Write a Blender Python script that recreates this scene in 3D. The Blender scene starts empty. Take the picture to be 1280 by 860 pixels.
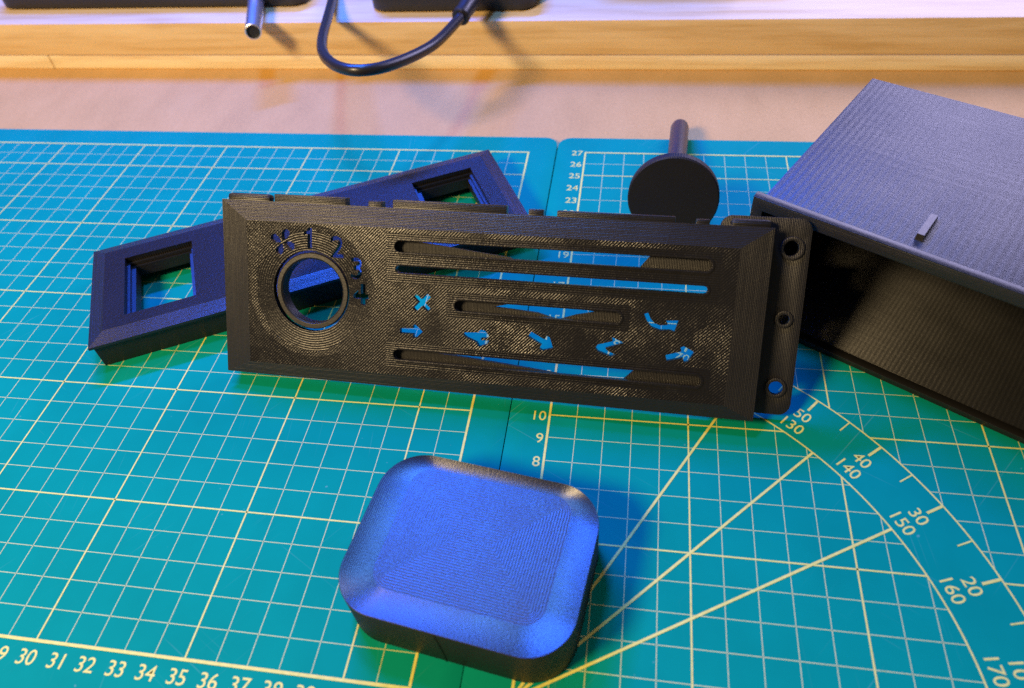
import bpy, bmesh, math, random
from mathutils import Matrix, Vector
from mathutils.geometry import delaunay_2d_cdt
random.seed(7)
S = 0.01                                   # all sizes below are in centimetres
sc = bpy.context.scene
col = sc.collection

# ------------------------------------------------------------------ camera
cam_d = bpy.data.cameras.new('camera'); cam = bpy.data.objects.new('camera', cam_d); col.objects.link(cam)
cam_d.sensor_width = 36; cam_d.lens = 932.165 / 1280 * 36
cam_d.clip_start = 0.01; cam_d.clip_end = 50
rx = Vector((0.987326, 0.141394, -0.072077)); ry = Vector((0.056941, -0.739514, -0.670728)); rz = Vector((-0.148139, 0.658123, -0.738193))
m = Matrix((( rx.x, -ry.x, -rz.x, 47.5176 * S), (rx.y, -ry.y, -rz.y, -6.3501 * S), (rx.z, -ry.z, -rz.z, 22.2283 * S), (0, 0, 0, 1)))
cam.matrix_world = m
cam_d.dof.use_dof = True; cam_d.dof.focus_distance = 0.285; cam_d.dof.aperture_fstop = 11
sc.camera = cam

# ------------------------------------------------------------------ world and lamps
w = bpy.data.worlds.new('World'); sc.world = w; w.use_nodes = True
bg = w.node_tree.nodes['Background']; bg.inputs[0].default_value = (0.75, 0.7, 0.62, 1); bg.inputs[1].default_value = 0.13
def lamp(name, loc, target, color, power, size, size_y=None):
    d = bpy.data.lights.new(name, 'AREA'); d.color = color; d.energy = power
    d.shape = 'RECTANGLE' if size_y else 'DISK'; d.size = size * S
    if size_y: d.size_y = size_y * S
    o = bpy.data.objects.new(name, d); col.objects.link(o)
    o.location = Vector(loc) * S
    o.rotation_euler = (Vector(target) - Vector(loc)).to_track_quat('-Z', 'Y').to_euler()
    return o
lamp('blue_strip_lamp', (7, 71, 75), (38, 14, 0), (0.02, 0.115, 1.0), 26.0, 46, 5)      # a long LED strip above the back of the bench
lamp('violet_back_lamp', (80, 68, 37), (58, 19, 5), (0.54, 0.50, 0.86), 3.5, 38, 26)
lamp('blue_ceiling_lamp', (33, 31, 66), (43, 5, 0), (0.09, 0.32, 1.0), 2.6, 9)
lamp('warm_key_lamp', (-5, -35, 63), (36, 14, 0), (1.0, 0.72, 0.37), 9.8, 20)
sc.view_settings.view_transform = 'Standard'; sc.view_settings.look = 'None'
sc.view_settings.exposure = 0.1; sc.view_settings.gamma = 1
sc.render.engine = 'CYCLES'
sc.cycles.use_denoising = False      # the fine print lines survive, and the grain is that of a phone picture
sc.cycles.max_bounces = 6
sc.cycles.sample_clamp_indirect = 2

# ------------------------------------------------------------------ node helpers
class NT:
    def __init__(s, name):
        s.m = bpy.data.materials.new(name); s.m.use_nodes = True
        s.t = s.m.node_tree; s.b = s.t.nodes['Principled BSDF']
    def n(s, typ, **kw):
        x = s.t.nodes.new(typ)
        for k, v in kw.items():
            if k.startswith('i_'): x.inputs[k[2:].replace('_', ' ')].default_value = v
            else: setattr(x, k, v)
        return x
    def l(s, a, b): s.t.links.new(a, b)
    def math(s, op, a, b=None, c=None):
        x = s.n('ShaderNodeMath', operation=op)
        for i, v in enumerate((a, b, c)):
            if v is None: continue
            if hasattr(v, 'is_output'): s.l(v, x.inputs[i])
            else: x.inputs[i].default_value = v
        return x.outputs[0]
    def dot(s, vec, d):
        x = s.n('ShaderNodeVectorMath', operation='DOT_PRODUCT'); s.l(vec, x.inputs[0]); x.inputs[1].default_value = d
        return x.outputs['Value']
    def noise(s, vec, scale, detail=2, rough=0.5):
        x = s.n('ShaderNodeTexNoise'); x.inputs['Scale'].default_value = scale; x.inputs['Detail'].default_value = detail
        x.inputs['Roughness'].default_value = rough
        if vec is not None: s.l(vec, x.inputs['Vector'])
        return x.outputs['Fac']
    def ramp(s, fac, stops):
        x = s.n('ShaderNodeValToRGB'); e = x.color_ramp.elements
        while len(e) < len(stops): e.new(0.5)
        for k, (p, c) in zip(e, stops): k.position = p; k.color = (*c, 1)
        s.l(fac, x.inputs[0]); return x.outputs[0]
    def mix(s, fac, a, b):
        x = s.n('ShaderNodeMix', data_type='FLOAT')
        for i, v in ((0, fac), (2, a), (3, b)):
            if hasattr(v, 'is_output'): s.l(v, x.inputs[i])
            else: x.inputs[i].default_value = v
        return x.outputs[0]
    def scale(s, vec, v):
        x = s.n('ShaderNodeMapping'); x.inputs['Scale'].default_value = v; s.l(vec, x.inputs['Vector']); return x.outputs[0]
    def bump(s, h, strength, dist):
        x = s.n('ShaderNodeBump'); x.inputs['Strength'].default_value = strength; x.inputs['Distance'].default_value = dist
        s.l(h, x.inputs['Height']); s.l(x.outputs[0], s.b.inputs['Normal']); return x
    def set(s, **kw):
        for k, v in kw.items():
            i = s.b.inputs[k.replace('_', ' ')]
            if hasattr(v, 'is_output'): s.l(v, i)
            else: i.default_value = (*v, 1) if isinstance(v, tuple) and len(v) == 3 else v
        return s

BLACK = (0.011, 0.010, 0.0095)
def wave(N, coord, direction, period):
    k = 2 * math.pi / (period * S)
    return N.math('SINE', N.math('MULTIPLY', N.dot(coord, direction), k))

def layered(name, direction, period=0.06, strength=0.5, dist=0.012, rough=0.42, base=BLACK, ripple=None, spec=0.5, jitter=0.6, aniso=None):
    """black printed plastic with straight layer lines along one axis of the thing"""
    N = NT(name); tc = N.n('ShaderNodeTexCoord').outputs['Object']
    h = wave(N, tc, direction, period)
    big = N.noise(tc, 60, 3)
    fine = N.noise(tc, 900, 2)
    d = Vector(direction)
    st = [18 + abs(d[i]) * 1400 for i in range(3)]
    lineno = N.noise(N.scale(tc, st), 1.0, 2)          # each layer a little different
    h2 = N.math('ADD', N.math('MULTIPLY', h, 0.5), N.math('MULTIPLY', lineno, jitter * 2))
    h2 = N.math('ADD', h2, N.math('MULTIPLY', fine, 0.5))
    if ripple:
        rh = wave(N, tc, ripple[0], ripple[1])
        h2 = N.math('ADD', h2, N.math('MULTIPLY', rh, ripple[2]))
    N.bump(h2, strength, dist * S)
    N.set(Base_Color=base, Roughness=N.mix(big, rough - 0.07, rough + 0.07), Specular_IOR_Level=spec)
    if aniso:
        tg = N.n('ShaderNodeTangent', direction_type='UV_MAP', uv_map='ring'); N.l(tg.outputs[0], N.b.inputs['Tangent'])
        N.set(Anisotropic=aniso, Anisotropic_Rotation=0.25)
    return N.m

def face_plastic(name):
    """front of the faceplate: hatched top skin, patches of other hatching, rings round the dial hole"""
    N = NT(name); tc = N.n('ShaderNodeTexCoord').outputs['Object']
    a = wave(N, tc, (0.7071, 0.7071, 0), 0.085)
    b = wave(N, tc, (0.7071, -0.7071, 0), 0.085)
    c = wave(N, tc, (0, 1, 0), 0.08)
    vo = N.n('ShaderNodeTexVoronoi', feature='F1'); vo.inputs['Scale'].default_value = 48; vo.inputs['Randomness'].default_value = 1.0
    nv = N.n('ShaderNodeTexNoise'); nv.inputs['Scale'].default_value = 260; nv.inputs['Detail'].default_value = 3; N.l(tc, nv.inputs['Vector'])
    wv = N.n('ShaderNodeVectorMath', operation='MULTIPLY_ADD'); N.l(nv.outputs['Color'], wv.inputs[0]); wv.inputs[1].default_value = (0.006, 0.006, 0.0); N.l(tc, wv.inputs[2])
    N.l(wv.outputs[0], vo.inputs['Vector'])
    sp = N.n('ShaderNodeSeparateColor'); N.l(vo.outputs['Color'], sp.inputs[0])
    pick = N.math('MULTIPLY', N.math('GREATER_THAN', sp.outputs[0], 0.72), 1.0)
    amp = N.noise(tc, 55, 3)
    h = N.math('MULTIPLY', b, N.math('MULTIPLY_ADD', amp, 1.5, N.math('MULTIPLY_ADD', sp.outputs[0], 0.30, -0.42)))
    h = N.math('ADD', h, N.math('MULTIPLY', a, 0.06))
    h = N.math('ADD', h, N.math('MULTIPLY', c, 0.0))
    # perimeter lines that follow every slot
    sy = N.n('ShaderNodeSeparateXYZ'); N.l(tc, sy.inputs[0])
    near = None
    for xa, xb, yc in ((6.6, 18.4, 5.3), (6.6, 18.4, 4.47), (8.9, 15.5, 3.3), (6.6, 18.4, 1.28)):
        k = N.math('LESS_THAN', N.math('ABSOLUTE', N.math('SUBTRACT', sy.outputs[1], yc * S)), 0.47 * S)
        k = N.math('MULTIPLY', k, N.math('LESS_THAN', N.math('ABSOLUTE', N.math('SUBTRACT', sy.outputs[0], (xa + xb) / 2 * S)), (xb - xa) / 2 * S))
        near = k if near is None else N.math('MAXIMUM', near, k)
    h = N.mix(N.math('MULTIPLY', near, 0.85), h, N.math('MULTIPLY', c, 0.6))
    # rings round the dial hole
    vm = N.n('ShaderNodeVectorMath', operation='DISTANCE'); N.l(tc, vm.inputs[0]); vm.inputs[1].default_value = (3.63 * S, 3.42 * S, 0.36 * S)
    r = vm.outputs['Value']
    wob = N.math('ADD', r, N.math('MULTIPLY', N.noise(tc, 120, 2), 0.004))
    ring = N.math('SINE', N.math('MULTIPLY', r, 2 * math.pi / (0.09 * S)))
    inr = N.math('LESS_THAN', wob, 2.45 * S)
    h = N.mix(inr, h, N.math('MULTIPLY', ring, 0.42))
    # straight perimeter lines beside the long slots
    sx = N.n('ShaderNodeSeparateXYZ'); N.l(tc, sx.inputs[0])
    fine = N.noise(tc, 1500, 2); mid = N.noise(tc, 420, 3)
    h2 = N.math('ADD', N.math('MULTIPLY', h, 0.5), N.math('MULTIPLY', fine, 0.7))
    h2 = N.math('ADD', h2, N.math('MULTIPLY', mid, 1.0))
    # the skin dips towards the dial hole
    dip = N.math('MULTIPLY', N.math('MINIMUM', r, 2.5 * S), 6.0 / S)
    h2 = N.math('ADD', h2, dip)
    N.bump(h2, 0.9, 0.013 * S)
    rr = N.mix(inr, N.mix(sp.outputs[1], 0.25, 0.36), N.mix(sp.outputs[2], 0.24, 0.34))
    N.set(Base_Color=(0.009, 0.0085, 0.0082), Roughness=rr, Specular_IOR_Level=0.30)
    return N.m

def ring_plastic(name, aniso=0.85, rough=0.4, period=0.075, strength=0.35, rot=0.25):
    """top of the lid: lines run round the rim (UV: u along a ring, v inwards in metres)"""
    N = NT(name); uv = N.n('ShaderNodeUVMap', uv_map='ring'); tc = N.n('ShaderNodeTexCoord').outputs['Object']
    sx = N.n('ShaderNodeSeparateXYZ'); N.l(uv.outputs[0], sx.inputs[0])
    wob = N.math('ADD', sx.outputs[1], N.math('MULTIPLY', N.noise(tc, 700, 2), 0.0005))
    h = N.math('SINE', N.math('MULTIPLY', wob, 2 * math.pi / (period * S)))
    fine = N.noise(tc, 1700, 2); mid = N.noise(N.scale(tc, (1, 1, 1)), 350, 3)
    big = N.noise(tc, 90, 3)
    h2 = N.math('ADD', N.math('MULTIPLY', h, 0.45), N.math('MULTIPLY', fine, 1.6))
    h2 = N.math('ADD', h2, N.math('MULTIPLY', mid, 0.5))
    N.bump(h2, strength, 0.014 * S)
    tg = N.n('ShaderNodeTangent', direction_type='UV_MAP', uv_map='ring')
    N.l(tg.outputs[0], N.b.inputs['Tangent'])
    N.set(Base_Color=(0.007, 0.0065, 0.0065), Roughness=N.mix(big, rough - 0.05, rough + 0.06), Specular_IOR_Level=1.0, Anisotropic=aniso, Anisotropic_Rotation=rot)
    return N.m

def smooth_mat(name, base, rough, metal=0.0, spec=0.5, bumpy=0.0, nscale=800):
    N = NT(name); tc = N.n('ShaderNodeTexCoord').outputs['Object']
    nz = N.noise(tc, nscale, 3)
    N.set(Base_Color=base, Roughness=N.mix(nz, max(0.02, rough - 0.06), rough + 0.06), Metallic=metal, Specular_IOR_Level=spec)
    if bumpy: N.bump(nz, bumpy, 0.01 * S)
    return N.m

def mat_vinyl():
    N = NT('cutting_mat_vinyl'); tc = N.n('ShaderNodeTexCoord').outputs['Object']
    f = N.noise(tc, 2500, 2); g = N.noise(tc, 30, 4, 0.6)
    specks = N.noise(tc, 420, 1)
    colr = N.ramp(g, [(0.25, (0.001, 0.228, 0.148)), (0.75, (0.0015, 0.268, 0.175))])
    sp = N.ramp(specks, [(0.79, (0, 0, 0)), (0.83, (1, 1, 1))])
    mx = N.n('ShaderNodeMix', data_type='RGBA'); N.l(N.math('MULTIPLY', sp, 0.3), mx.inputs[0]); N.l(colr, mx.inputs[6]); mx.inputs[7].default_value = (0.25, 0.4, 0.36, 1)
    # faint knife scratches in two directions, and worn patches
    prev = mx.outputs[2]
    for ang, seed, amt in ((0.5, 0.3, 0.35), (-0.9, 0.9, 0.30), (1.45, 2.1, 0.25)):
        mp = N.n('ShaderNodeMapping'); mp.inputs['Rotation'].default_value = (0, 0, ang); mp.inputs['Location'].default_value = (seed, seed, 0); N.l(tc, mp.inputs['Vector'])
        sn = N.noise(N.scale(mp.outputs[0], (9, 1500, 1)), 1.0, 1)
        gate = N.noise(mp.outputs[0], 26, 2)
        k = N.math('MULTIPLY', N.ramp(sn, [(0.70, (0, 0, 0)), (0.76, (1, 1, 1))]), N.ramp(gate, [(0.52, (0, 0, 0)), (0.66, (1, 1, 1))]))
        m2 = N.n('ShaderNodeMix', data_type='RGBA'); N.l(N.math('MULTIPLY', k, amt), m2.inputs[0]); N.l(prev, m2.inputs[6]); m2.inputs[7].default_value = (0.16, 0.36, 0.30, 1); prev = m2.outputs[2]
    N.set(Base_Color=prev, Roughness=0.7, Specular_IOR_Level=0.03)
    N.bump(f, 0.25, 0.006 * S)
    return N.m

def print_mat(name, lo, hi):
    N = NT(name); tc = N.n('ShaderNodeTexCoord').outputs['Object']
    f = N.noise(tc, 500, 4, 0.7)
    N.set(Base_Color=N.ramp(f, [(0.3, lo), (0.7, hi)]), Roughness=0.6, Specular_IOR_Level=0.2)
    return N.m

def mdf_mat():
    N = NT('mdf'); tc = N.n('ShaderNodeTexCoord').outputs['Object']
    f = N.noise(tc, 700, 4, 0.7); g = N.noise(N.scale(tc, (1, 0.4, 1)), 45, 4, 0.6); e = N.noise(tc, 1900, 2)
    mixf = N.math('ADD', N.math('MULTIPLY', f, 0.5), N.math('ADD', N.math('MULTIPLY', g, 0.35), N.math('MULTIPLY', e, 0.15)))
    N.set(Base_Color=N.ramp(mixf, [(0.3, (0.47, 0.255, 0.058)), (0.5, (0.61, 0.335, 0.080)), (0.7, (0.70, 0.40, 0.11))]), Roughness=0.6, Specular_IOR_Level=0.3)
    N.bump(f, 0.2, 0.01 * S)
    return N.m

def wood_mat(name, dark, mid, light, rough=0.45, seed=0.0, spec=0.4):
    N = NT(name); tc0 = N.n('ShaderNodeTexCoord').outputs['Object']
    mp = N.n('ShaderNodeMapping'); mp.inputs['Location'].default_value = (seed, seed * 2, seed * 3); N.l(tc0, mp.inputs['Vector']); tc = mp.outputs[0]
    warp = N.noise(N.scale(tc, (6, 30, 30)), 1.0, 3)
    grain = N.noise(N.scale(tc, (9, 330, 330)), 1.0, 4, 0.65)
    fibre = N.noise(N.scale(tc, (50, 1400, 1400)), 1.0, 3, 0.6)
    sx = N.n('ShaderNodeSeparateXYZ'); N.l(tc, sx.inputs[0])
    rad = N.math('ADD', N.math('MULTIPLY', sx.outputs[2], 420), N.math('ADD', N.math('MULTIPLY', sx.outputs[1], 260), N.math('MULTIPLY', warp, 22)))
    ringw = N.math('MULTIPLY', N.math('SINE', rad), 0.08)
    f = N.math('ADD', N.math('ADD', N.math('MULTIPLY', grain, 0.6), N.math('MULTIPLY', fibre, 0.4)), ringw)
    c = N.ramp(f, [(0.3, dark), (0.5, mid), (0.72, light)])
    N.set(Base_Color=c, Roughness=rough, Specular_IOR_Level=spec)
    N.bump(f, 0.25, 0.02 * S)
    return N.m

M = {}
M['vinyl'] = mat_vinyl(); M['print'] = print_mat('yellow_print', (0.62, 0.56, 0.10), (0.80, 0.71, 0.16)); M['fine'] = print_mat('pale_fine_print', (0.48, 0.52, 0.17), (0.64, 0.66, 0.24)); M['mdf'] = mdf_mat()
M['pine'] = wood_mat('pine_edge', (0.60, 0.38, 0.14), (0.74, 0.52, 0.25), (0.82, 0.61, 0.33))
M['pine_light'] = wood_mat('pine_strip', (0.74, 0.56, 0.31), (0.88, 0.74, 0.48), (0.92, 0.80, 0.56), seed=1.7)
M['face'] = face_plastic('faceplate_plastic')
M['lay_x'] = layered('plastic_lines_along_x', (0, 1, 0), 0.055, 0.6, rough=0.36, spec=0.5, base=(0.010, 0.0094, 0.009))
M['lay_y'] = layered('plastic_lines_along_y', (1, 0, 0), 0.055, 0.6, rough=0.36, spec=0.5, base=(0.012, 0.011, 0.0105))
M['ear'] = layered('ear_plastic', (1, 0, 0), 0.055, 0.5, rough=0.45, spec=0.4, base=(0.008, 0.0075, 0.008))
M['lay_z'] = layered('plastic_stacked_layers', (0, 0, 1), 0.05, 0.7, rough=0.38)
M['skin'] = layered('plastic_top_skin', (0.7071, 0.7071, 0), 0.07, 1.0, rough=0.40, spec=0.25)
M['boxtop'] = layered('box_top_plastic', (0, 1, 0), 0.07, 0.42, dist=0.012, rough=0.42, ripple=((1, 0.0, 0), 0.26, 0.4), jitter=0.45, spec=0.9)
M['boxside'] = layered('box_side_plastic', (0, 1, 0), 0.05, 0.5, rough=0.34, spec=0.55, ripple=((1, 0.0, 0), 0.32, 0.4))
M['boxfloor'] = layered('box_floor_plastic', (0, 1, 0), 0.06, 0.6, rough=0.40, spec=1.0, base=(0.010, 0.0098, 0.0096), ripple=((1, 0.0, 0), 0.16, 0.12), aniso=0.9)
M['lidside'] = layered('lid_side_plastic', (0, 0, 1), 0.05, 0.45, rough=0.5, spec=0.3, base=(0.008, 0.0075, 0.007))
M['lidtop'] = ring_plastic('lid_top_plastic', 0.0, 0.42, 0.085, 0.36)
M['lidrim'] = ring_plastic('lid_rim_plastic', 0.86, 0.36, 0.06, 0.22)
M['knob'] = layered('knob_plastic', (0.7071, 0.7071, 0), 0.075, 0.5, rough=0.5, spec=0.35)
M['rubber'] = smooth_mat('cable_rubber', (0.016, 0.014, 0.016), 0.34, spec=0.55, bumpy=0.1)
M['device'] = smooth_mat('device_plastic', (0.018, 0.016, 0.018), 0.4, bumpy=0.1)
M['gloss'] = smooth_mat('glossy_shaft', (0.012, 0.011, 0.015), 0.42, spec=1.0, bumpy=0.05)
M['rib'] = smooth_mat('rib_plastic', (0.011, 0.010, 0.0095), 0.40, spec=0.7, bumpy=0.05)
M['chrome'] = smooth_mat('chrome', (0.9, 0.9, 0.93), 0.34, metal=1.0)
M['hollow'] = smooth_mat('bore_shade_disc', (0.012, 0.012, 0.012), 0.6)  # near-black colour standing for the shade inside the chrome tube
M['beige'] = smooth_mat('beige_plastic', (0.55, 0.42, 0.34), 0.5)

# ------------------------------------------------------------------ object helpers
def link(name, me, mat=None, parent=None, smooth=35):
    me.name = name
    if mat is not None:
        me.materials.clear(); me.materials.append(mat)
    o = bpy.data.objects.new(name, me); col.objects.link(o)
    if parent is not None: o.parent = parent
    if smooth:
        for p in me.polygons: p.use_smooth = True
        me.set_sharp_from_angle(angle=math.radians(smooth))
    return o
def tag(o, label=None, cat=None, group=None, kind=None):
    for k, v in (('label', label), ('category', cat), ('group', group), ('kind', kind)):
        if v: o[k] = v
    return o
def empty(name, loc=(0, 0, 0), rot=None):
    o = bpy.data.objects.new(name, None); col.objects.link(o); o.empty_display_size = 0.01
    o.location = Vector(loc) * S
    if rot is not None: o.rotation_euler = rot
    return o
def mesh(name, verts, faces, mat, parent=None, smooth=35, bevel=0, seg=2):
    me = bpy.data.meshes.new(name)
    me.from_pydata([Vector(v) * S for v in verts], [], faces); me.update()
    bm = bmesh.new(); bm.from_mesh(me)
    bmesh.ops.recalc_face_normals(bm, faces=bm.faces[:])
    if bevel:
        es = [e for e in bm.edges if len(e.link_faces) == 2 and e.calc_face_angle(0) > 0.6]
        bmesh.ops.bevel(bm, geom=es, offset=bevel * S, segments=seg, profile=0.6, affect='EDGES', clamp_overlap=True)
    bm.to_mesh(me); bm.free()
    return link(name, me, mat, parent, smooth)
def box_vf(x0, x1, y0, y1, z0, z1):
    v = [(x, y, z) for z in (z0, z1) for y in (y0, y1) for x in (x0, x1)]
    f = [(0, 2, 3, 1), (4, 5, 7, 6), (0, 1, 5, 4), (2, 6, 7, 3), (0, 4, 6, 2), (1, 3, 7, 5)]
    return v, f
def box(name, b, mat, parent=None, bevel=0.03, seg=2):
    v, f = box_vf(*b); return mesh(name, v, f, mat, parent, bevel=bevel, seg=seg)
def boxes(name, bs, mat, parent=None, bevel=0.0):
    V, Fc = [], []
    for b in bs:
        v, f = box_vf(*b); k = len(V); V += v; Fc += [tuple(i + k for i in q) for q in f]
    return mesh(name, V, Fc, mat, parent, bevel=bevel)
def planar_uv(o):
    me = o.data; lay = me.uv_layers.new(name='ring')
    for lp in me.loops: lay.data[lp.index].uv = me.vertices[lp.vertex_index].co.xy
def circle(cx, cy, r, n=48, a0=0.0, a1=2 * math.pi):
    full = abs(a1 - a0 - 2 * math.pi) < 1e-6
    k = n if full else n + 1
    return [(cx + r * math.cos(a0 + (a1 - a0) * i / n), cy + r * math.sin(a0 + (a1 - a0) * i / n)) for i in range(k)]
def rrect(x0, x1, y0, y1, r, n=8):
    p = []
    for cx, cy, a in ((x1 - r, y1 - r, 0), (x0 + r, y1 - r, 90), (x0 + r, y0 + r, 180), (x1 - r, y0 + r, 270)):
        p += [(cx + r * math.cos(math.radians(a + 90 * i / n)), cy + r * math.sin(math.radians(a + 90 * i / n))) for i in range(n + 1)]
    return p
def inside(p, loops):
    c = False
    for lp in loops:
        for k in range(len(lp)):
            (xa, ya), (xb, yb) = lp[k - 1], lp[k]
            if (ya > p[1]) != (yb > p[1]) and p[0] < (xb - xa) * (p[1] - ya) / (yb - ya) + xa: c = not c
    return c
def plate(name, loops, z0, z1, mat, parent=None, bevel=0.0, smooth=35):
    """solid plate from outlines (holes by even-odd) between two heights"""
    pts, edges = [], []
    for lp in loops:
        k = len(pts); pts += [Vector((x, y)) for x, y in lp]
        edges += [(k + i, k + (i + 1) % len(lp)) for i in range(len(lp))]
    vs, es, fs, _, _, _ = delaunay_2d_cdt(pts, edges, [], 1, 1e-6)
    bm = bmesh.new()
    bv = [bm.verts.new((v.x * S, v.y * S, z0 * S)) for v in vs]
    for f in fs:
        c = sum((vs[i] for i in f), Vector((0, 0))) / len(f)
        if inside(c, loops): bm.faces.new([bv[i] for i in f])
    bmesh.ops.delete(bm, geom=[v for v in bm.verts if not v.link_faces], context='VERTS')
    r = bmesh.ops.extrude_face_region(bm, geom=bm.faces[:])
    bmesh.ops.translate(bm, verts=[g for g in r['geom'] if isinstance(g, bmesh.types.BMVert)], vec=(0, 0, (z1 - z0) * S))
    bmesh.ops.recalc_face_normals(bm, faces=bm.faces[:])
    if bevel:
        ee = [e for e in bm.edges if len(e.link_faces) == 2 and e.calc_face_angle(0) > 1.2 and abs(e.verts[0].co.z - e.verts[1].co.z) < 1e-7]
        bmesh.ops.bevel(bm, geom=ee, offset=bevel * S, segments=2, profile=0.6, affect='EDGES', clamp_overlap=True)
    me = bpy.data.meshes.new(name); bm.to_mesh(me); bm.free()
    return link(name, me, mat, parent, smooth)
_txt = {}
def text_mesh(s, offset=0.0):
    cu = bpy.data.curves.new('t', 'FONT'); cu.body = s; cu.size = 1; cu.align_x = 'CENTER'; cu.align_y = 'CENTER'; cu.offset = offset
    cu.resolution_u = 6; cu.fill_mode = 'FRONT'
    t = bpy.data.objects.new('tmp', cu); col.objects.link(t)
    dg = bpy.context.evaluated_depsgraph_get()
    me = bpy.data.meshes.new_from_object(t.evaluated_get(dg))
    bpy.data.objects.remove(t); bpy.data.curves.remove(cu)
    xs = [v.co.x for v in me.vertices]; ys = [v.co.y for v in me.vertices]
    me.transform(Matrix.Translation((-(min(xs) + max(xs)) / 2, -(min(ys) + max(ys)) / 2, 0)))
    return me, max(xs) - min(xs), max(ys) - min(ys)
def text_loops(s, offset=0.0):
    me, w_, h_ = text_mesh(s, offset)
    bm = bmesh.new(); bm.from_mesh(me); bmesh.ops.remove_doubles(bm, verts=bm.verts[:], dist=1e-5)
    be = [e for e in bm.edges if len(e.link_faces) == 1]
    adj = {}
    for e in be:
        for a, b in ((e.verts[0], e.verts[1]), (e.verts[1], e.verts[0])): adj.setdefault(a, []).append(b)
    loops, seen = [], set()
    for v in adj:
        if v in seen: continue
        lp = [v]; seen.add(v); cur = v
        while True:
            nx = [q for q in adj[cur] if q not in seen]
            if not nx: break
            cur = nx[0]; seen.add(cur); lp.append(cur)
        loops.append([(q.co.x, q.co.y) for q in lp])
    bm.free(); bpy.data.meshes.remove(me)
    return loops, w_, h_
def printed(name, s, x, y, height, z, parent, rot=0.0, squash=1.0, anchor=0.0):
    """flat printed lettering on a surface; anchor -1 left, 0 centre, 1 right"""
    me, w_, h_ = text_mesh(s, 0.004)
    k = height / h_ * S
    me.transform(Matrix.Diagonal((k * squash, k, 1, 1)))
    o = link(name, me, M['print'], parent, smooth=0)
    dx = -anchor * w_ * height / h_ * squash / 2
    o.location = ((x + dx * math.cos(rot)) * S, (y + dx * math.sin(rot)) * S, z * S); o.rotation_euler = (0, 0, rot)
    return o
def strips(name, segs, z, mat, parent):
    """flat printed lines: (x0,y0,x1,y1,width)"""
    V, Fc = [], []
    for i, (x0, y0, x1, y1, wd) in enumerate(segs):
        d = Vector((x1 - x0, y1 - y0)); n = Vector((-d.y, d.x)).normalized() * wd / 2
        k = len(V)
        V += [(x0 + n.x, y0 + n.y, z), (x0 - n.x, y0 - n.y, z), (x1 - n.x, y1 - n.y, z), (x1 + n.x, y1 + n.y, z)]
        Fc.append((k, k + 1, k + 2, k + 3))
    me = bpy.data.meshes.new(name); me.from_pydata([Vector(v) * S for v in V], [], Fc); me.update()
    return link(name, me, mat, parent, smooth=0)
def arc_strip(name, r, wd, a0, a1, z, mat, parent, n=80):
    V, Fc = [], []
    for i in range(n + 1):
        a = math.radians(a0 + (a1 - a0) * i / n)
        for q in (r - wd / 2, r + wd / 2): V.append((q * math.cos(a), q * math.sin(a), z))
    for i in range(n): Fc.append((2 * i, 2 * i + 1, 2 * i + 3, 2 * i + 2))
    me = bpy.data.meshes.new(name); me.from_pydata([Vector(v) * S for v in V], [], Fc); me.update()
    return link(name, me, mat, parent, smooth=0)
def tube(name, pts, r, mat, parent=None, n=14, caps=True, radii=None, sub=6):
    P = [Vector(p) for p in pts]
    if sub > 1 and len(P) > 2:                         # Catmull-Rom
        Q = []
        for i in range(len(P) - 1):
            a, b, c, d = P[max(i - 1, 0)], P[i], P[i + 1], P[min(i + 2, len(P) - 1)]
            for k in range(sub):
                t = k / sub
                Q.append(0.5 * (2 * b + (c - a) * t + (2 * a - 5 * b + 4 * c - d) * t * t + (3 * b - a - 3 * c + d) * t ** 3))
        Q.append(P[-1]); P = Q
    V, Fc = [], []
    up = Vector((0, 0, 1))
    for i, p in enumerate(P):
        t = (P[min(i + 1, len(P) - 1)] - P[max(i - 1, 0)]).normalized()
        if abs(t.z) > 0.95: up = Vector((1, 0, 0))
        s = t.cross(up).normalized(); q = s.cross(t)
        rr = radii[i] if radii else r
        for k in range(n):
            a = 2 * math.pi * k / n
            V.append(p + rr * (math.cos(a) * s + math.sin(a) * q))
    for i in range(len(P) - 1):
        for k in range(n):
            Fc.append((i * n + k, i * n + (k + 1) % n, (i + 1) * n + (k + 1) % n, (i + 1) * n + k))
    if caps: Fc += [tuple(range(n)), tuple((len(P) - 1) * n + k for k in range(n))]
    return mesh(name, V, Fc, mat, parent)
def lathe(name, prof, mat, parent=None, n=64, closed=False):
    """profile of (radius, z) turned about z"""
    V, Fc = [], []
    for r, z in prof:
        for k in range(n):
            a = 2 * math.pi * k / n; V.append((r * math.cos(a), r * math.sin(a), z))
    m_ = len(prof)
    for i in range(m_ if closed else m_ - 1):
        j = (i + 1) % m_
        for k in range(n): Fc.append((i * n + k, i * n + (k + 1) % n, j * n + (k + 1) % n, j * n + k))
    if not closed: Fc += [tuple(range(n)), tuple((m_ - 1) * n + k for k in range(n))]
    return mesh(name, V, Fc, mat, parent)

# ------------------------------------------------------------------ the setting: bench top and raised wooden ledge
tag(box('workbench_top', (-30, 130, -40, 80, -4.3, -0.3), M['mdf'], bevel=0.05), 'pinkish brown fibreboard bench top', kind='structure')
t = empty('wooden_strip', (45, 36.3, -0.3)); tag(t, 'thin pale pine strip along the back of the bench, under the thick board', 'wood strip')
box('strip', (-75, -36.6, 0, 3, 0.004, 1.0), M['pine_light'], t, bevel=0.03)
box('strip', (-36.55, 75, 0.02, 3, 0.004, 1.01), M['pine_light'], t, bevel=0.03)
t = tag(box('wooden_board', (-30, 130, 36.14, 66, 0.735, 2.80), M['pine'], bevel=0.05), 'thick orange pine board forming the raised ledge behind the cutting mats', 'wood board')

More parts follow.
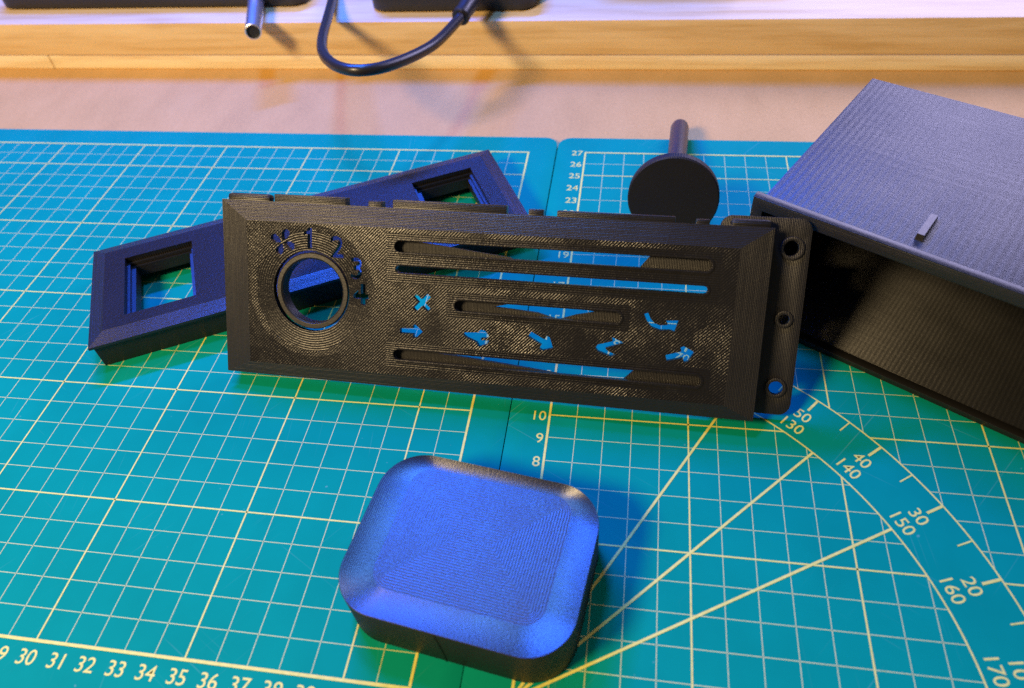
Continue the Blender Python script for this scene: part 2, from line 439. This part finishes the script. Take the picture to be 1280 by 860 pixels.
# ------------------------------------------------------------------ cutting mats
def cutting_mat(name, x0, x1, y0, y1):
    return plate(name, [rrect(x0, x1, y0, y1, 0.7)], -0.297, 0.0, M['vinyl'], bevel=0.02)
ZP = 0.006
ml = cutting_mat('cutting_mat', -1.5, 43.44, -1.7, 28.42)
tag(ml, 'teal cutting mat printed 29 to 39 along its near edge, under the twin-window frame', 'cutting mat')
seg_f, seg_t = [], []
for x in range(0, 43): (seg_t if x % 5 == 0 else seg_f).append((x, 0, x, 27, 0.054 if x % 5 == 0 else 0.025))
for y in range(1, 27): (seg_t if y % 5 == 0 else seg_f).append((0, y, 42, y, 0.054 if y % 5 == 0 else 0.025))
strips('thin_grid_lines', seg_f, ZP, M['fine'], ml)
strips('thick_grid_lines', seg_t, ZP + 0.003, M['print'], ml)
strips('grid_border', [(-0.05, 0, 42.05, 0, 0.10), (0, 27, 42.05, 27, 0.085), (42, 0.06, 42, 26.95, 0.085)], ZP + 0.006, M['print'], ml)
for x in range(24, 43):
    printed('printed_number', str(x), x + 0.0, -0.50, 0.46, ZP, ml)

OX, OY, RA = 44.954, 0.0674, -0.00101
mr = cutting_mat('cutting_mat', -1.49, 43.5, -1.75, 28.36)
mr.location = (OX * S, OY * S, 0); mr.rotation_euler = (0, 0, RA)
tag(mr, 'teal cutting mat with angle arc and numbers 8 to 27, under the open box', 'cutting mat')
def clip_v(x):      # grid is left out of the band between the two arcs
    out = []
    i = math.sqrt(max(169 - x * x, 0)) if x < 13 else 0
    o = math.sqrt(max(225 - x * x, 0)) if x < 15 else 0
    if i > 0.05: out.append((0, i))
    if o < 27: out.append((o, 27))
    return out
seg_f, seg_t = [], []
for x in range(1, 42):
    for a, b in clip_v(x): (seg_t if x % 5 == 0 else seg_f).append((x, a, x, b, 0.054 if x % 5 == 0 else 0.025))
for y in range(1, 27):
    for a, b in clip_v(y):
        b = 42 if b == 27 else b
        (seg_t if y % 5 == 0 else seg_f).append((a, y, b, y, 0.054 if y % 5 == 0 else 0.025))
strips('thin_grid_lines', seg_f, ZP, M['fine'], mr)
strips('thick_grid_lines', seg_t, ZP + 0.003, M['print'], mr)
strips('grid_border', [(0, -0.05, 0, 27.05, 0.085), (0.05, 27, 42, 27, 0.085), (0.05, 0, 42, 0, 0.12)], ZP + 0.006, M['print'], mr)
arc_strip('angle_arc', 13.0, 0.055, 0, 90, ZP + 0.004, M['print'], mr)
arc_strip('angle_arc', 15.0, 0.055, 0, 90, ZP + 0.004, M['print'], mr)
for a in (30, 45, 60):
    c, s_ = math.cos(math.radians(a)), math.sin(math.radians(a))
    strips('angle_line', [(0.1 * c, 0.1 * s_, 13 * c, 13 * s_, 0.085)], ZP + 0.008, M['print'], mr)
tk = []
for a in range(5, 90, 5):
    c, s_ = math.cos(math.radians(a)), math.sin(math.radians(a)); r0 = 14.38 if a % 10 == 0 else 14.46
    tk.append((r0 * c, r0 * s_, 14.97 * c, 14.97 * s_, 0.09 if a % 10 == 0 else 0.05))
strips('angle_ticks', tk, ZP + 0.005, M['print'], mr)
for a in range(10, 90, 10):
    c, s_ = math.cos(math.radians(a)), math.sin(math.radians(a)); rot = math.radians(a - 90)
    printed('printed_number', str(a), 14.06 * c, 14.06 * s_, 0.43, ZP, mr, rot)
    printed('printed_number', str(180 - a), 13.45 * c, 13.45 * s_, 0.43, ZP, mr, rot)
for y in range(1, 28):
    printed('printed_number', str(y), -0.13, y - 0.06, 0.42, ZP, mr, 0, 1.0, 1.0)

# ------------------------------------------------------------------ bevelled face frame shared by the frame and the faceplate
def bevel_ring(name, x0, x1, y0, y1, z0, ix0, ix1, iy0, iy1, z1, mats, parent, r=0.12):
    """four sloping border strips from the outer rectangle up to the inner one"""
    O = [(x0, y0, z0), (x1, y0, z0), (x1, y1, z0), (x0, y1, z0)]
    I = [(ix0, iy0, z1), (ix1, iy0, z1), (ix1, iy1, z1), (ix0, iy1, z1)]
    B = [(x, y, z0 - 0.12) for x, y, _ in O]
    for k in range(4):
        j = (k + 1) % 4
        mesh(name, [O[k], O[j], I[j], I[k], B[k], B[j]], [(0, 1, 2, 3), (4, 5, 1, 0)], mats[k % 2], parent, smooth=0)

# ------------------------------------------------------------------ twin-window frame lying on the left mat
fr = empty('window_frame', (26.30, 10.78, 0), (0, 0, math.radians(27.456)))
tag(fr, 'long black printed frame with two square windows, lying flat behind the faceplate', 'printed frame')
FW, FH = 19.1, 6.48
wins = [(1.48, 4.42, 1.25, 5.10), (14.78, 17.72, 1.25, 5.10)]
plate('front_plate', [[(0.62, 0.62), (FW - 0.62, 0.62), (FW - 0.62, FH - 0.62), (0.62, FH - 0.62)]] +
      [[(a, c), (b, c), (b, d), (a, d)] for a, b, c, d in wins], 1.16, 1.43, M['skin'], fr, smooth=0)
bevel_ring('bevelled_border', 0, FW, 0, FH, 1.24, 0.62, FW - 0.62, 0.62, FH - 0.62, 1.43, (M['lay_x'], M['lay_y']), fr)
i, tW = 0.13, 0.18
boxes('side_wall', [(i, FW - i, i, i + tW, 0.02, 1.2)], M['lay_z'], fr)
boxes('side_wall', [(i, FW - i, FH - i - tW, FH - i, 0.02, 1.2)], M['lay_z'], fr)
boxes('side_wall', [(i, i + tW, i + tW, FH - i - tW, 0.02, 1.2)], M['lay_z'], fr)
boxes('side_wall', [(FW - i - tW, FW - i, i + tW, FH - i - tW, 0.02, 1.2)], M['lay_z'], fr)
for a, b, c, d in wins:
    g = 0.004
    o_ = [(a - .12, c - .12), (b + .12, c - .12), (b + .12, d + .12), (a - .12, d + .12)]
    a1, b1, c1, d1 = a + 0.12, b - 0.12, c + 0.12, d - 0.12
    a2, b2, c2, d2 = a + 0.30, b - 0.26, c + 0.22, d - 0.22
    rim = plate('window_recess', [o_, [(a1, c1), (b1, c1), (b1, d1), (a1, d1)]], 1.0, 1.156, M['lay_z'], fr, smooth=0)
    rim['label'] = 'stepped recess round a window opening'
    plate('inner_step', [o_, [(a2, c2), (b2, c2), (b2, d2), (a2, d2)]], 0.45, 0.996, M['lay_z'], rim, smooth=0)

# ------------------------------------------------------------------ control faceplate leaning against the frame and the box
R3 = Matrix(((0.99921299, 0.01956654, -0.03450443), (-0.03938469, 0.59284051, -0.80435625), (0.00471716, 0.80508216, 0.59314456)))
fp = empty('control_faceplate', (32.1228, 10.7053, 0.5681), R3.to_euler())
tag(fp, 'black printed control faceplate with dial hole, long slots and cut-out arrows, propped upright', 'control faceplate')
PW, PH, PD = 20.0, 6.667, 0.14
def slot(x0, x1, y0, y1):
    r = (y1 - y0) / 2; cy = (y0 + y1) / 2
    return circle(x1 - r, cy, r, 10, -math.pi / 2, math.pi / 2) + circle(x0 + r, cy, r, 10, math.pi / 2, 3 * math.pi / 2)
def tf(lp, x, y, k, rot=0.0):
    c, s_ = math.cos(rot), math.sin(rot)
    return [(x + k * (px * c - py * s_), y + k * (px * s_ + py * c)) for px, py in lp]
SL = [(6.90, 18.08, 5.10, 5.51), (6.95, 18.02, 4.34, 4.61), (9.20, 15.18, 3.10, 3.49), (6.90, 18.09, 1.09, 1.48)]
holes = [slot(*s_) for s_ in SL]
holes.append(circle(3.63, 3.42, 1.52, 72))
# fan symbol: four blades
for k in range(4):
    a = math.radians(62 + 90 * k)
    blade = [(0.05, 0.03), (0.16, 0.12), (0.27, 0.17), (0.40, 0.15), (0.46, 0.05), (0.43, -0.06), (0.33, -0.11), (0.20, -0.08), (0.08, -0.02)]
    holes.append(tf(blade, 2.50, 5.20, 1.12, a))
holes.append([(3.50, 5.03), (3.68, 5.03), (3.68, 5.78), (3.55, 5.78), (3.49, 5.68), (3.36, 5.62), (3.36, 5.50), (3.50, 5.55)])
for s_, x, y, rot in (('2', 4.66, 5.14, 0), ('3', 5.42, 4.40, 0)):
    lps, w_, h_ = text_loops(s_, 0.02)
    k = 0.80 / h_
    for lp in lps: holes.append(tf(lp, x, y, k))
# stencil 4 (its counter is joined to the plate)
holes.append([(5.78, 3.84), (5.6, 3.84), (5.6, 3.46), (5.5, 3.46), (5.5, 3.6), (5.3, 3.42), (5.3, 3.28), (5.6, 3.28), (5.6, 3.06), (5.78, 3.06), (5.78, 3.28), (5.9, 3.28), (5.9, 3.46), (5.78, 3.46)])
# cross symbol
cr = [(-0.09, 0.09), (-0.09, 0.37), (0.09, 0.37), (0.09, 0.09), (0.40, 0.09), (0.40, -0.09), (0.09, -0.09), (0.09, -0.37), (-0.09, -0.37), (-0.09, -0.09), (-0.40, -0.09), (-0.40, 0.09)]
holes.append(tf(cr, 7.96, 3.31, 1.0, math.radians(47)))
arrow = [(-0.46, 0.095), (0.04, 0.105), (0.04, 0.24), (0.15, 0.25), (0.42, 0.0), (0.15, -0.25), (0.04, -0.24), (0.04, -0.105), (-0.46, -0.095)]
holes.append(tf(arrow, 7.60, 2.22, 1.0, math.radians(2)))
# split arrow: wide head at the left, two prongs at the right
holes.append([(9.53, 2.27), (9.63, 2.34), (10.11, 2.38), (10.2, 2.49), (10.37, 2.46), (10.53, 2.27), (10.45, 2.19), (10.22, 2.17), (10.24, 2.1), (10.52, 2.11), (10.46, 1.97), (10.15, 1.85), (10.07, 2.0), (9.66, 2.16)])
holes.append(tf(arrow, 12.46, 2.24, 1.12, math.radians(-27)))
# angled arrow turning back up to the right
holes.append([(14.38, 2.17), (14.46, 2.3), (14.97, 2.46), (14.92, 2.61), (15.37, 2.43), (15.08, 2.32), (14.73, 2.19), (14.79, 2.11), (15.12, 1.98), (14.92, 1.91), (14.47, 2.06)])
# curved arrow
holes.append([(15.97, 3.51), (16.11, 3.56), (16.21, 3.36), (16.35, 3.22), (16.54, 3.15), (16.81, 3.19), (16.73, 3.33), (17.16, 3.37), (17.05, 2.96), (16.91, 3.01), (16.55, 2.98), (16.26, 3.07), (16.09, 3.26)])
holes.append(tf(arrow, 17.34, 2.17, 1.12, math.radians(17)))
BX, BY, BT = 1.05, 0.50, 0.72
plate('face_plate', [[(BX, BY), (PW - BX, BY), (PW - BX, PH - BT), (BX, PH - BT)]] + holes, PD - 0.22, PD, M['face'], fp, smooth=0)
bevel_ring('bevelled_border', 0, PW, 0, PH, 0.0, BX, PW - BX, BY, PH - BT, PD, (M['lay_x'], M['lay_y']), fp)
# collar in the dial hole
lathe_o = lathe('dial_collar', [(1.44, -0.45), (1.44, 0.05), (1.41, 0.08), (1.27, 0.08), (1.21, 0.03), (1.21, -0.45)], M['lay_z'], fp, 72, closed=True)
lathe_o.location = (3.63 * S, 3.42 * S, 0)
# hollow body behind
e0, e1, tb = 0.06, 0.26, -0.70
boxes('body_wall', [(e0, PW - e0, e0, e1, tb, -0.11)], M['lay_z'], fp)
boxes('body_wall', [(e0, PW - e0, PH - e1, PH - e0, tb, -0.11)], M['lay_z'], fp)
boxes('body_wall', [(e0, e1, e1, PH - e1, tb, -0.11)], M['lay_z'], fp)
boxes('body_wall', [(PW - e1, PW - e0, e1, PH - e1, tb, -0.11)], M['lay_z'], fp)
# raised lip round every slot
for a, b, c, d in SL:
    plate('slot_rim', [slot(a - 0.10, b + 0.10, c - 0.10, d + 0.10), slot(a - 0.002, b + 0.002, c - 0.002, d + 0.002)], PD + 0.003, PD + 0.025, M['face'], fp, bevel=0.008)
# lever guides behind the slots
def guide(poly):
    plate('slot_guide', [poly], -0.40, -0.20, M['ear'], fp, smooth=0)
guide([(6.8, 5.02), (11.3, 5.02), (11.1, 5.12), (9.2, 5.32), (7.15, 5.53), (6.8, 5.58)])
guide([(15.66, 5.02), (18.3, 5.02), (18.3, 5.6), (16.1, 5.6)])
guide([(9.1, 3.02), (12.9, 3.02), (12.2, 3.20), (11.3, 3.26), (10.55, 3.30), (11.2, 3.46), (11.9, 3.52), (9.1, 3.58)])
guide([(12.96, 3.02), (15.3, 3.02), (15.3, 3.58), (13.1, 3.54), (14.3, 3.40), (13.6, 3.24)])
guide([(6.8, 1.0), (13.2, 1.0), (12.0, 1.12), (9.8, 1.30), (7.1, 1.50), (6.8, 1.56)])
guide([(15.4, 1.0), (18.3, 1.0), (18.3, 1.58), (15.95, 1.58)])
# clips along the top edge
for a, b, h_ in ((0.12, 1.86, 0.24), (2.04, 4.88, 0.27), (5.75, 6.27, 0.20), (6.69, 10.9, 0.28), (11.7, 12.21, 0.20), (12.71, 16.76, 0.20), (17.45, 17.9, 0.16), (18.6, 19.9, 0.24)):
    box('clip_tab', (a, b, PH - e0 + 0.004, PH + h_, -0.58, -0.16), M['lay_x'], fp, bevel=0.14 if a < 0.2 or b > 19.8 else 0.03)
# mounting ear on the right with three screw holes
ear = plate('mounting_ear', [rrect(18.3, 21.3, 0.12, 7.0, 0.42)] + [circle(20.69, 5.99, 0.26, 32), circle(20.72, 3.55, 0.20, 32), circle(20.76, 1.10, 0.26, 32)], -0.97, -0.72, M['ear'], fp, bevel=0.03)
for y, r in ((5.99, 0.40), (3.55, 0.30), (1.10, 0.36)):
    plate('screw_boss', [circle(20.72, y, r, 32), circle(20.72, y, r - 0.14 + 0.02, 32)], -0.722, -0.64, M['ear'], ear, bevel=0.02)

# ------------------------------------------------------------------ round knob with shaft, lying behind the faceplate
kc = Vector((49.26, 20.6, 2.02)); kt = Vector((49.76, 28.92, 0.52))
ax = (kt - kc).normalized()
zax = -ax; xax = Vector((1, 0, 0)); xax = (xax - xax.dot(zax) * zax).normalized(); yax = zax.cross(xax)
kn = empty('rotary_dial', kc, Matrix((xax, yax, zax)).transposed().to_euler())
tag(kn, 'round black dial lying on its rim, long shaft pointing to the back', 'dial')
lathe('disc', [(1.9, -0.5), (1.96, -0.42), (1.96, -0.06), (1.90, 0.0), (0.001, 0.0)], M['knob'], kn, 72)
L_ = (kt - kc).length
sh = lathe('shaft', [(0.46, -0.5), (0.46, -L_ + 0.40), (0.42, -L_ + 0.18), (0.36, -L_ + 0.04), (0.22, -L_)], M['gloss'], kn, 40)

# ------------------------------------------------------------------ open black box on the right
bo = empty('storage_box', (51.71, 15.89, 0), (0, 0, math.radians(-31)))
tag(bo, 'black printed open-fronted box lying on its side at the right', 'box')
BW, BZ = 18.2, 5.80
# rim round the opening
plate_pts = lambda x0, x1, z0, z1: [(x0, z0), (x1, z0), (x1, z1), (x0, z1)]
rim = plate('front_rim', [plate_pts(0, BW, 0.01, BZ), plate_pts(0.42, BW - 0.42, 0.26, BZ - 0.50)], -0.36, 0.0, M['lay_x'], bo, bevel=0.03)
rim.rotation_euler = (math.radians(90), 0, 0)          # plate z -> -local y, so the rim sits at y 0..0.36
box('roof_panel', (0.24, BW - 0.24, 0.364, 10.1, BZ - 0.42, BZ - 0.16), M['boxtop'], bo, bevel=0.03)
fpan = box('floor_panel', (0.24, BW - 0.24, 0.364, 10.1, 0.06, 0.26), M['boxfloor'], bo, bevel=0.02)
planar_uv(fpan)
box('side_panel', (0.24, 0.44, 0.364, 10.1, 0.264, BZ - 0.424), M['boxside'], bo, bevel=0)
box('side_panel', (BW - 0.44, BW - 0.24, 0.364, 10.1, 0.264, BZ - 0.424), M['boxside'], bo, bevel=0)
box('back_panel', (0.444, BW - 0.444, 9.88, 10.1, 0.264, BZ - 0.424), M['boxside'], bo, bevel=0)
zt = BZ - 0.157
mesh('locking_rib', [(5.20, 0.95, zt), (5.46, 0.95, zt), (5.46, 2.35, zt), (5.20, 2.35, zt), (5.22, 0.97, zt + 0.24), (5.44, 0.97, zt + 0.24), (5.44, 2.33, zt + 0.16), (5.22, 2.33, zt + 0.16)],
     [(0, 1, 2, 3), (4, 5, 6, 7), (0, 1, 5, 4), (1, 2, 6, 5), (2, 3, 7, 6), (3, 0, 4, 7)], M['rib'], bo, smooth=0)

# ------------------------------------------------------------------ rounded lid in the foreground
ld = empty('printed_lid', (43.37, 3.58, 0), (0, 0, math.radians(-8.4)))
tag(ld, 'rounded black printed lid shining blue, in front of the faceplate', 'lid')
W2, H2, RC = 3.56, 2.74, 1.42
CX, CF, CN = 0.92, 0.36, 0.92
def ring_pts(w2, h2, r, n=14, m_=18):
    """rounded rectangle sampled with the same count for every ring"""
    p = []
    r = max(r, 0.0003)
    cs = ((w2 - r, h2 - r, 0), (-(w2 - r), h2 - r, 90), (-(w2 - r), -(h2 - r), 180), (w2 - r, -(h2 - r), 270))
    for k, (cx, cy, a) in enumerate(cs):
        arc = [(cx + r * math.cos(math.radians(a + 90 * i / n)), cy + r * math.sin(math.radians(a + 90 * i / n))) for i in range(n + 1)]
        p += arc
        nx = cs[(k + 1) % 4]; s0 = arc[-1]
        s1 = (nx[0] + r * math.cos(math.radians(a + 90)), nx[1] + r * math.sin(math.radians(a + 90)))
        p += [(s0[0] + (s1[0] - s0[0]) * i / m_, s0[1] + (s1[1] - s0[1]) * i / m_) for i in range(1, m_)]
    return p
def ringed(name, rings, mat, parent, cap=False):
    """rings: (inset, z, inset along the surface); UV 'ring' = (length along the ring, distance inwards)"""
    V, Fc, UV = [], [], []
    for ins, z, sd in rings:
        if ins <= 1.0: ix, far, near, rr = CX * ins, CF * ins, CN * ins, RC - 0.75 * ins
        else:
            q = (ins - 1.0) * (H2 - (CF + CN) / 2 - 0.001); ix, far, near, rr = CX + q, CF + q, CN + q, max(0.68 - q * 1.6, 0.0004)
        pts = ring_pts(W2 - ix, H2 - (far + near) / 2, rr)
        V += [(x, y + (near - far) / 2, z) for x, y in pts]
    n = len(pts)
    P0 = ring_pts(W2, H2, RC)
    ln = [0.0]
    for i in range(n):
        a, b = P0[i], P0[(i + 1) % n]; ln.append(ln[-1] + math.hypot(b[0] - a[0], b[1] - a[1]))
    me = bpy.data.meshes.new(name)
    for i in range(len(rings) - 1):
        for k in range(n):
            Fc.append((i * n + k, i * n + (k + 1) % n, (i + 1) * n + (k + 1) % n, (i + 1) * n + k))
            UV += [(ln[k], rings[i][2]), (ln[k + 1], rings[i][2]), (ln[k + 1], rings[i + 1][2]), (ln[k], rings[i + 1][2])]
    me.from_pydata([Vector(v) * S for v in V], [], Fc); me.update()
    lay = me.uv_layers.new(name='ring')
    for d, uv in zip(lay.data, UV): d.uv = (uv[0] * S, uv[1] * S)
    return link(name, me, mat, parent, smooth=50)
ZR, CD, CX, CF, CN = 2.0, 0.20, 0.92, 0.36, 0.92          # rim height, dish depth, insets at the sides, far, near
slope = []
for k in range(15):
    t_ = k / 14
    slope.append((t_, ZR - CD * (1 - (1 - t_) ** 2), 0.95 * t_))
ringed('sloping_rim', [(0.0, ZR - 0.02, -0.03)] + [(0.015 + 0.985 * a, b, c) for a, b, c in slope], M['lidrim'], ld)
zt = slope[-1][1]
ringed('dish_floor', [(1.0 + k / 12, zt, 0.95 + 2.1 * k / 12) for k in range(13)], M['lidtop'], ld)
ringed('side_wall', [(0.03, 0.01, 0), (0.0, 0.06, 0.06), (0.0, 1.0, 1.0), (0.0, 1.979, 1.98)], M['lidside'], ld)

tube('seam', [(-0.04, -H2 - 0.006, 0.06), (-0.07, -H2 - 0.008, 0.9), (-0.16, -H2 - 0.006, 1.9)], 0.022, M['lidside'], ld, n=8)
# ------------------------------------------------------------------ things on the ledge at the back
ZB = 2.80
def slab_device(name, x0, x1, y0, y1, z0, z1, r, label, cat, skew):
    e = empty(name, (x0, y0, z0), (0, 0, skew)); tag(e, label, cat)
    plate('case', [rrect(0, x1 - x0, 0, y1 - y0, r)], 0.12, z1 - z0, M['device'], e, bevel=0.12)
    return e
d1 = slab_device('black_device', 5.0, 26.6, 38.2, 52, ZB, ZB + 1.6, 1.0, 'flat dark device with rounded corner at the back left of the ledge', 'device', 0.0)
for x in (4.5, 17.5):
    box('foot', (x, x + 4, 0.5, 1.4, 0.003, 0.12), M['device'], d1, bevel=0.02)
d2 = slab_device('power_adapter', 31.1, 41.2, 37.3, 46, ZB, ZB + 1.5, 0.9, 'small black power adapter behind the cable plug on the ledge', 'power adapter', 0.0)
box('foot', (2, 8, 0.8, 3, 0.003, 0.12), M['device'], d2, bevel=0.02)
d3 = slab_device('black_case', 43.6, 53.6, 40.6, 52, ZB, ZB + 4.5, 0.4, 'blurred black case at the top edge, casting a brown shadow on the ledge', 'case', 0.0)
# chrome tube
a, b = Vector((22.77, 40.32, 3.31)), Vector((25.01, 33.82, 3.31))
ct = empty('chrome_tube', b, (a - b).to_track_quat('Z', 'Y').to_euler())
tag(ct, 'short chrome tube jutting over the front edge of the ledge', 'metal tube')
Lc = (a - b).length
lathe('tube_wall', [(0.43, 0), (0.48, 0.03), (0.48, Lc), (0.40, Lc), (0.40, 0.01)], M['chrome'], ct, 40, closed=True)
lathe('bore_shade_disc', [(0.395, 0.15), (0.395, 0.17), (0.001, 0.17)], M['hollow'], ct, 32)  # dark disc across the open tube, its colour paints the shade inside
# cable with plug
cb = empty('black_cable', (32, 33, ZB)); tag(cb, 'black cable looping down over the pine ledge, with a thick plug', 'cable')
cp = [(27.68, 40.91, 3.1), (28.38, 38.41, 3.15), (29.27, 35.18, 3.6), (30.59, 30.72, 4.4), (31.89, 27.55, 5.1), (33.32, 25.58, 5.5), (34.7, 25.02, 5.6), (35.89, 26.21, 5.3), (37.08, 29.06, 4.8), (37.54, 32.71, 4.3), (37.67, 34.1, 4.2)]
o_ = Vector((32, 33, ZB))
tube('cord', [Vector(p) - o_ for p in cp], 0.275, M['rubber'], cb, n=18, sub=8)
p0, p1 = Vector((37.6, 33.51, 4.2)) - o_, Vector((38.17, 37.85, 4.3)) - o_
dv = (p1 - p0)
tube('plug', [p0, p0 + dv * 0.02, p0 + dv * 0.10, p0 + dv * 0.11, p0 + dv * 0.5, p1], 0.5, M['rubber'], cb, n=24, radii=[0.42, 0.50, 0.50, 0.46, 0.52, 0.62], sub=1)
